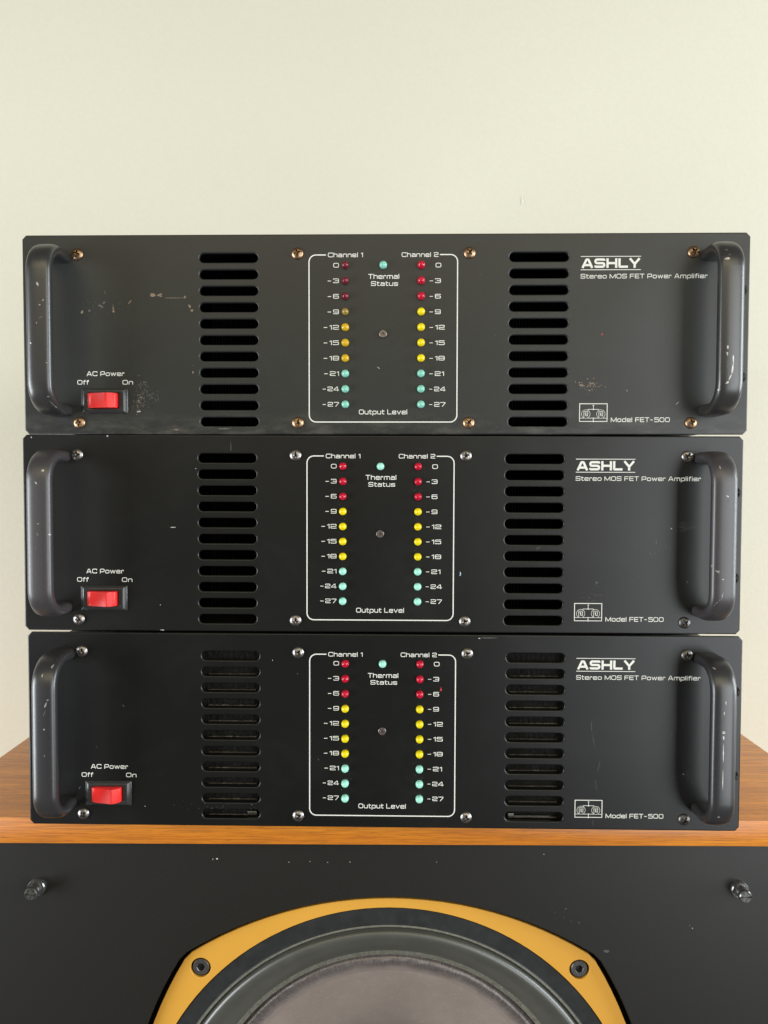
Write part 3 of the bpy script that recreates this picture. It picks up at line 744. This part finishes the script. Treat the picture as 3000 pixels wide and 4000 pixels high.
for k in 'ABC': amplifier(k)

# ------------------------------------------------------------------ loudspeaker cabinet
SPK = bpy.data.objects.new('loudspeaker', None); COL.objects.link(SPK)
YF = 0.529                      # front edge of the cabinet boards
SPK.location = (0.0, YF, 0.0); SPK.rotation_euler = (0, 0, R(-0.24))
tag(SPK, 'large loudspeaker in an orange walnut cabinet with black baffle and gold ringed driver', 'loudspeaker')
TOP = ZC - 0.2340; BW = 0.0185; XL, XR = -0.328, 0.336; DEP = 0.43
def board(name, b, m):
    bm = bmesh.new(); box(bm, *b, 0.0006, 2); me = bm_mesh(bm, name, True, 40); return link(name, me, m, SPK)
board('top_board', (XL, XR, 0, DEP, TOP-BW, TOP), WOOD['x'])
board('side_board', (XL, XL+BW, 0.0002, DEP, 0.02, TOP-BW-0.0003), WOOD['z']); board('side_board', (XR-BW, XR, 0.0002, DEP, 0.02, TOP-BW-0.0003), WOOD['z'])
board('bottom_board', (XL+BW, XR-BW, 0.0002, DEP, 0.02, 0.02+BW), WOOD['x'])
bm = bmesh.new(); box(bm, XL+BW, XR-BW, DEP-0.02, DEP-0.002, 0.02+BW, TOP-BW); link('back_board', bm_mesh(bm, 'back_board'), M_baffle, SPK)
DX, DZ = 0.0050, ZC - 0.4852     # driver centre (cabinet local)
YB = 0.007; YG = 0.012          # baffle face, gold ring face
def trim_outline(off, n=24, fil=0.0):
    pts = []; Rs = 0.274 + off; c = 0.086
    tt = (-2*c + math.sqrt(4*c*c - 8*(c*c - Rs*Rs)))/4
    half = math.atan2(tt, tt + c)
    for q in range(4):
        a0 = math.pi/2 - q*math.pi/2
        ctr = (-c*math.cos(a0), -c*math.sin(a0)); m = 0.975
        for k in range(n+1):
            a = a0 + half*m - 2*half*m*k/n
            pts.append((ctr[0]+Rs*math.cos(a), ctr[1]+Rs*math.sin(a)))
    return pts
cut = [(DX+x, DZ+z) for x, z in trim_outline(0.0036)]
xb0, xb1, zb0, zb1 = XL+BW+.0004, XR-BW-.0004, 0.02+BW, TOP-BW-.0004
me = plate('baffle', [(xb0, zb0), (xb1, zb0), (xb1, zb1), (xb0, zb1)], [list(reversed(cut))], 0.018, 0.0006)
link('baffle', me, M_baffle, SPK, loc=(0, YB, 0))
# driver: basket flange is the mesh that carries ring, surround, cone
bm = lathe([(0.196, YG+0.004), (0.181, YG+0.0035), (0.1805, YG+0.0008), (0.1690, YG+0.0008), (0.1684, YG+0.0002), (0.1674, YG+0.0000), (0.1666, YG+0.0006), (0.1660, YG+0.0030), (0.150, YG+0.03), (0.12, YG+0.12), (0.12, YG+0.14), (0.0, YG+0.14)], 160)
# dark floor behind ring filling the cut-out
me_d = bm_mesh(bm, 'driver', True, 30); me_d.materials.append(M_gasket); me_d.materials.append(M_flange)
for p in me_d.polygons:
    if 0.1664 < math.hypot(p.center.x, p.center.z) < 0.1682: p.material_index = 1
drv = link('driver', me_d, None, SPK, loc=(DX, 0, DZ))
bm = bmesh.new(); box(bm, -0.215, 0.215, YG+0.0052, YG+0.0062, -0.215, 0.215)
fl = plate('recess_floor', [(-.212, -.212), (.212, -.212), (.212, .212), (-.212, .212)], [list(reversed(circle(0, 0, .150, 64)))], 0.002, 0.0002); bm.free()
link('recess_floor', fl, M_hole, drv, loc=(0, YG+0.0062, 0))
BOLTS = [(sx*0.1364, sz*0.1364) for sx in (-1, 1) for sz in (-1, 1)]
ring = plate('trim_ring', trim_outline(0.0), [list(reversed(circle(0, 0, 0.1812, 128)))] + [list(reversed(circle(x, z, 0.0072, 32))) for x, z in BOLTS], 0.0026, 0.0004)
link('trim_ring', ring, M_gold, drv, loc=(0, YG, 0))
ME_bolt = make_socket(0.0061, 0.0045, 0.0030, 0.0040, 'bolt'); ME_bolt.materials.append(M_bolt)
rb = random.Random(8)
for x, z in BOLTS:
    link('bolt', ME_bolt, None, drv, loc=(x, YG+0.0050, z), rot=(0, rb.uniform(0, 1), 0))
# roll surround: convex half roll falling back towards the cone
pr = [(0.1664, YG+0.0032), (0.1655, YG+0.0008)]
r0, y0, r1, y1 = 0.1650, YG+0.0010, 0.1425, YG+0.0125
for k in range(0, 19):
    s = k/18; hgt = 0.0088*math.sin(math.pi*s)**0.8
    nx, ny = (y1-y0), -(r0-r1); l = math.hypot(nx, ny); nx, ny = nx/l, ny/l
    pr.append((r0+(r1-r0)*s + nx*hgt, y0+(y1-y0)*s + ny*hgt))
pr += [(0.1418, YG+0.0131), (0.1385, YG+0.0134), (0.1380, YG+0.0142)]
me_s = bm_mesh(lathe(pr, 160), 'surround', True, 55); me_s.materials.append(M_rubber); me_s.materials.append(M_flange)
for p in me_s.polygons:
    if math.hypot(p.center.x, p.center.z) < 0.1421: p.material_index = 1
link('surround', me_s, None, drv)
# cone edge ring, doped band and paper cone
bm = lathe([(0.1378, YG+0.0145), (0.1372, YG+0.0190), (0.1364, YG+0.0188), (0.1352, YG+0.0168), (0.1332, YG+0.0155), (0.1308, YG+0.0155), (0.1280, YG+0.0170), (0.1245, YG+0.0197), (0.1215, YG+0.0217)], 256)
rd = random.Random(4)
for v in bm.verts:
    if 0.123 < math.hypot(v.co.x, v.co.z) < 0.1372:
        an = math.atan2(v.co.z, v.co.x)
        v.co.y += rd.uniform(-.00022, .00022) + 0.00035*math.sin(an*23+1) * math.sin(an*7) + 0.00025*math.sin(an*61)
link('doped_edge', bm_mesh(bm, 'doped_edge', True, 60), M_dope, drv)
bm = lathe([(0.1217, YG+0.0215), (0.110, YG+0.0262), (0.090, YG+0.0350), (0.070, YG+0.0460), (0.050, YG+0.0600)], 160)
link('cone', bm_mesh(bm, 'cone', True), M_cone, drv)
bm = lathe([(0.052, YG+0.0590)] + [(0.052*math.cos(R(a)), YG+0.0590-0.016*math.sin(R(a))) for a in (15, 30, 45, 60, 75)] + [(0, YG+0.043)], 96)
link('dust_cap', bm_mesh(bm, 'dust_cap', True), M_gasket, drv)
# grille pegs
def make_peg():
    bm = lathe([(0.0062, 0.0004), (0.0062, -0.0022), (0.0056, -0.0030), (0.0042, -0.0030), (0.0040, -0.0060), (0.0036, -0.0066), (0.0026, -0.0066), (0.0026, -0.0084), (0.0044, -0.0086), (0.0046, -0.0092), (0.0044, -0.0106), (0.0038, -0.0112)], 40)
    # slotted face
    def half(sg):
        vs = [bm.verts.new((0.0038*math.cos(a), -0.0112, sg*0.0038*math.sin(a))) for a in [0.16+ (math.pi-0.32)*k/14 for k in range(15)]]
        bm.faces.new(vs)
        a, b = vs[0], vs[-1]; c = bm.verts.new((a.co.x, -0.0100, a.co.z)); d = bm.verts.new((b.co.x, -0.0100, b.co.z))
        bm.faces.new((a, b, d, c)); return c, d
    a, b = half(1); c, d = half(-1); bm.faces.new((a, b, d, c))
    return bm_mesh(bm, 'grille_peg', True, 35)
ME_peg = make_peg()
for x, z, rt in ((-0.2461, -0.2869, 0.05), (0.2525, -0.2864, -0.03)):
    link('grille_peg', ME_peg, M_peg, SPK, loc=(x, YB, ZC+z), rot=(0, rt, 0))
    link('grille_peg', ME_peg, M_peg, SPK, loc=(x, YB, 0.11), rot=(0, rt+.4, 0))
# specks on the baffle
rs = random.Random(9)
items = [(-118.0,-266.3,1.1,.7,35,'w'),(-121.0,-266.6,.3,.8,0,'w'),(-67,-268.5,.45,.35,0,'w'),(-52,-268,.3,.3,0,'w'),(-39.5,-268.6,.35,.3,0,'w'),(-23.5,-268.2,.35,.3,0,'w'),(38,-268,.45,.3,0,'w'),(114,-262,.5,.3,20,'w'),
         (-6,-301,1.2,1.2,0,'d'),(2,-300.5,1.8,1.4,0,'d'),(15,-301,.8,1.0,0,'d'),(-198,-351,.4,.4,0,'k'),(159,-332,2.4,1.3,0,'d')]
items += [(rs.gauss(122, 7), rs.gauss(-312, 5), rs.uniform(.2, .7), rs.uniform(.2, .6), rs.uniform(0, 180), 'g') for _ in range(46)]
items += [(rs.uniform(-240, 250), rs.uniform(-270, -390), rs.uniform(.1, .28), rs.uniform(.1, .25), 0, 'g') for _ in range(34)]
items += [(218, -313, .5, .6, 20, 'g'), (220, -315, .4, .5, 0, 'w')]
items = [(x, z + ZC*1000, rx, rz, a, k) for x, z, rx, rz, a, k in items if math.hypot(x-5, z+485.2) > 214]
flakes(items, me, SPK, 'scuff_mark', 31, 0.00008).location = (0, YB, 0)

# ------------------------------------------------------------------ wall
bm = bmesh.new()
vs = [bm.verts.new(p) for p in ((-4, 1.01, -0.5), (4, 1.01, -0.5), (4, 1.01, 3.5), (-4, 1.01, 3.5))]
bm.faces.new(vs)
wl = link('wall', bm_mesh(bm, 'wall'), M_wall)
for p in wl.data.polygons:
    if p.normal.y > 0: p.flip()
tag(wl, 'plain cream painted wall behind the amplifiers', kind='structure')
bm = bmesh.new()
stroke(bm, [(0.1775, ZC+0.362), (0.1783, ZC+0.368), (0.1779, ZC+0.373)], False, 0.0006, 0.0006, 1.0092)
stroke(bm, [(0.1795, ZC+0.3635), (0.1798, ZC+0.3685)], False, 0.0004, 0.0004, 1.0092)
for f in bm.faces:
    f.normal_update()
    if f.normal.y > 0: f.normal_flip()
me = bpy.data.meshes.new('wall_nick'); bm.to_mesh(me); bm.free()
tag(link('wall_nick', me, plain('fresh_paint_nick', (0.86, 0.85, 0.78), 0.6), wl), kind='stuff')
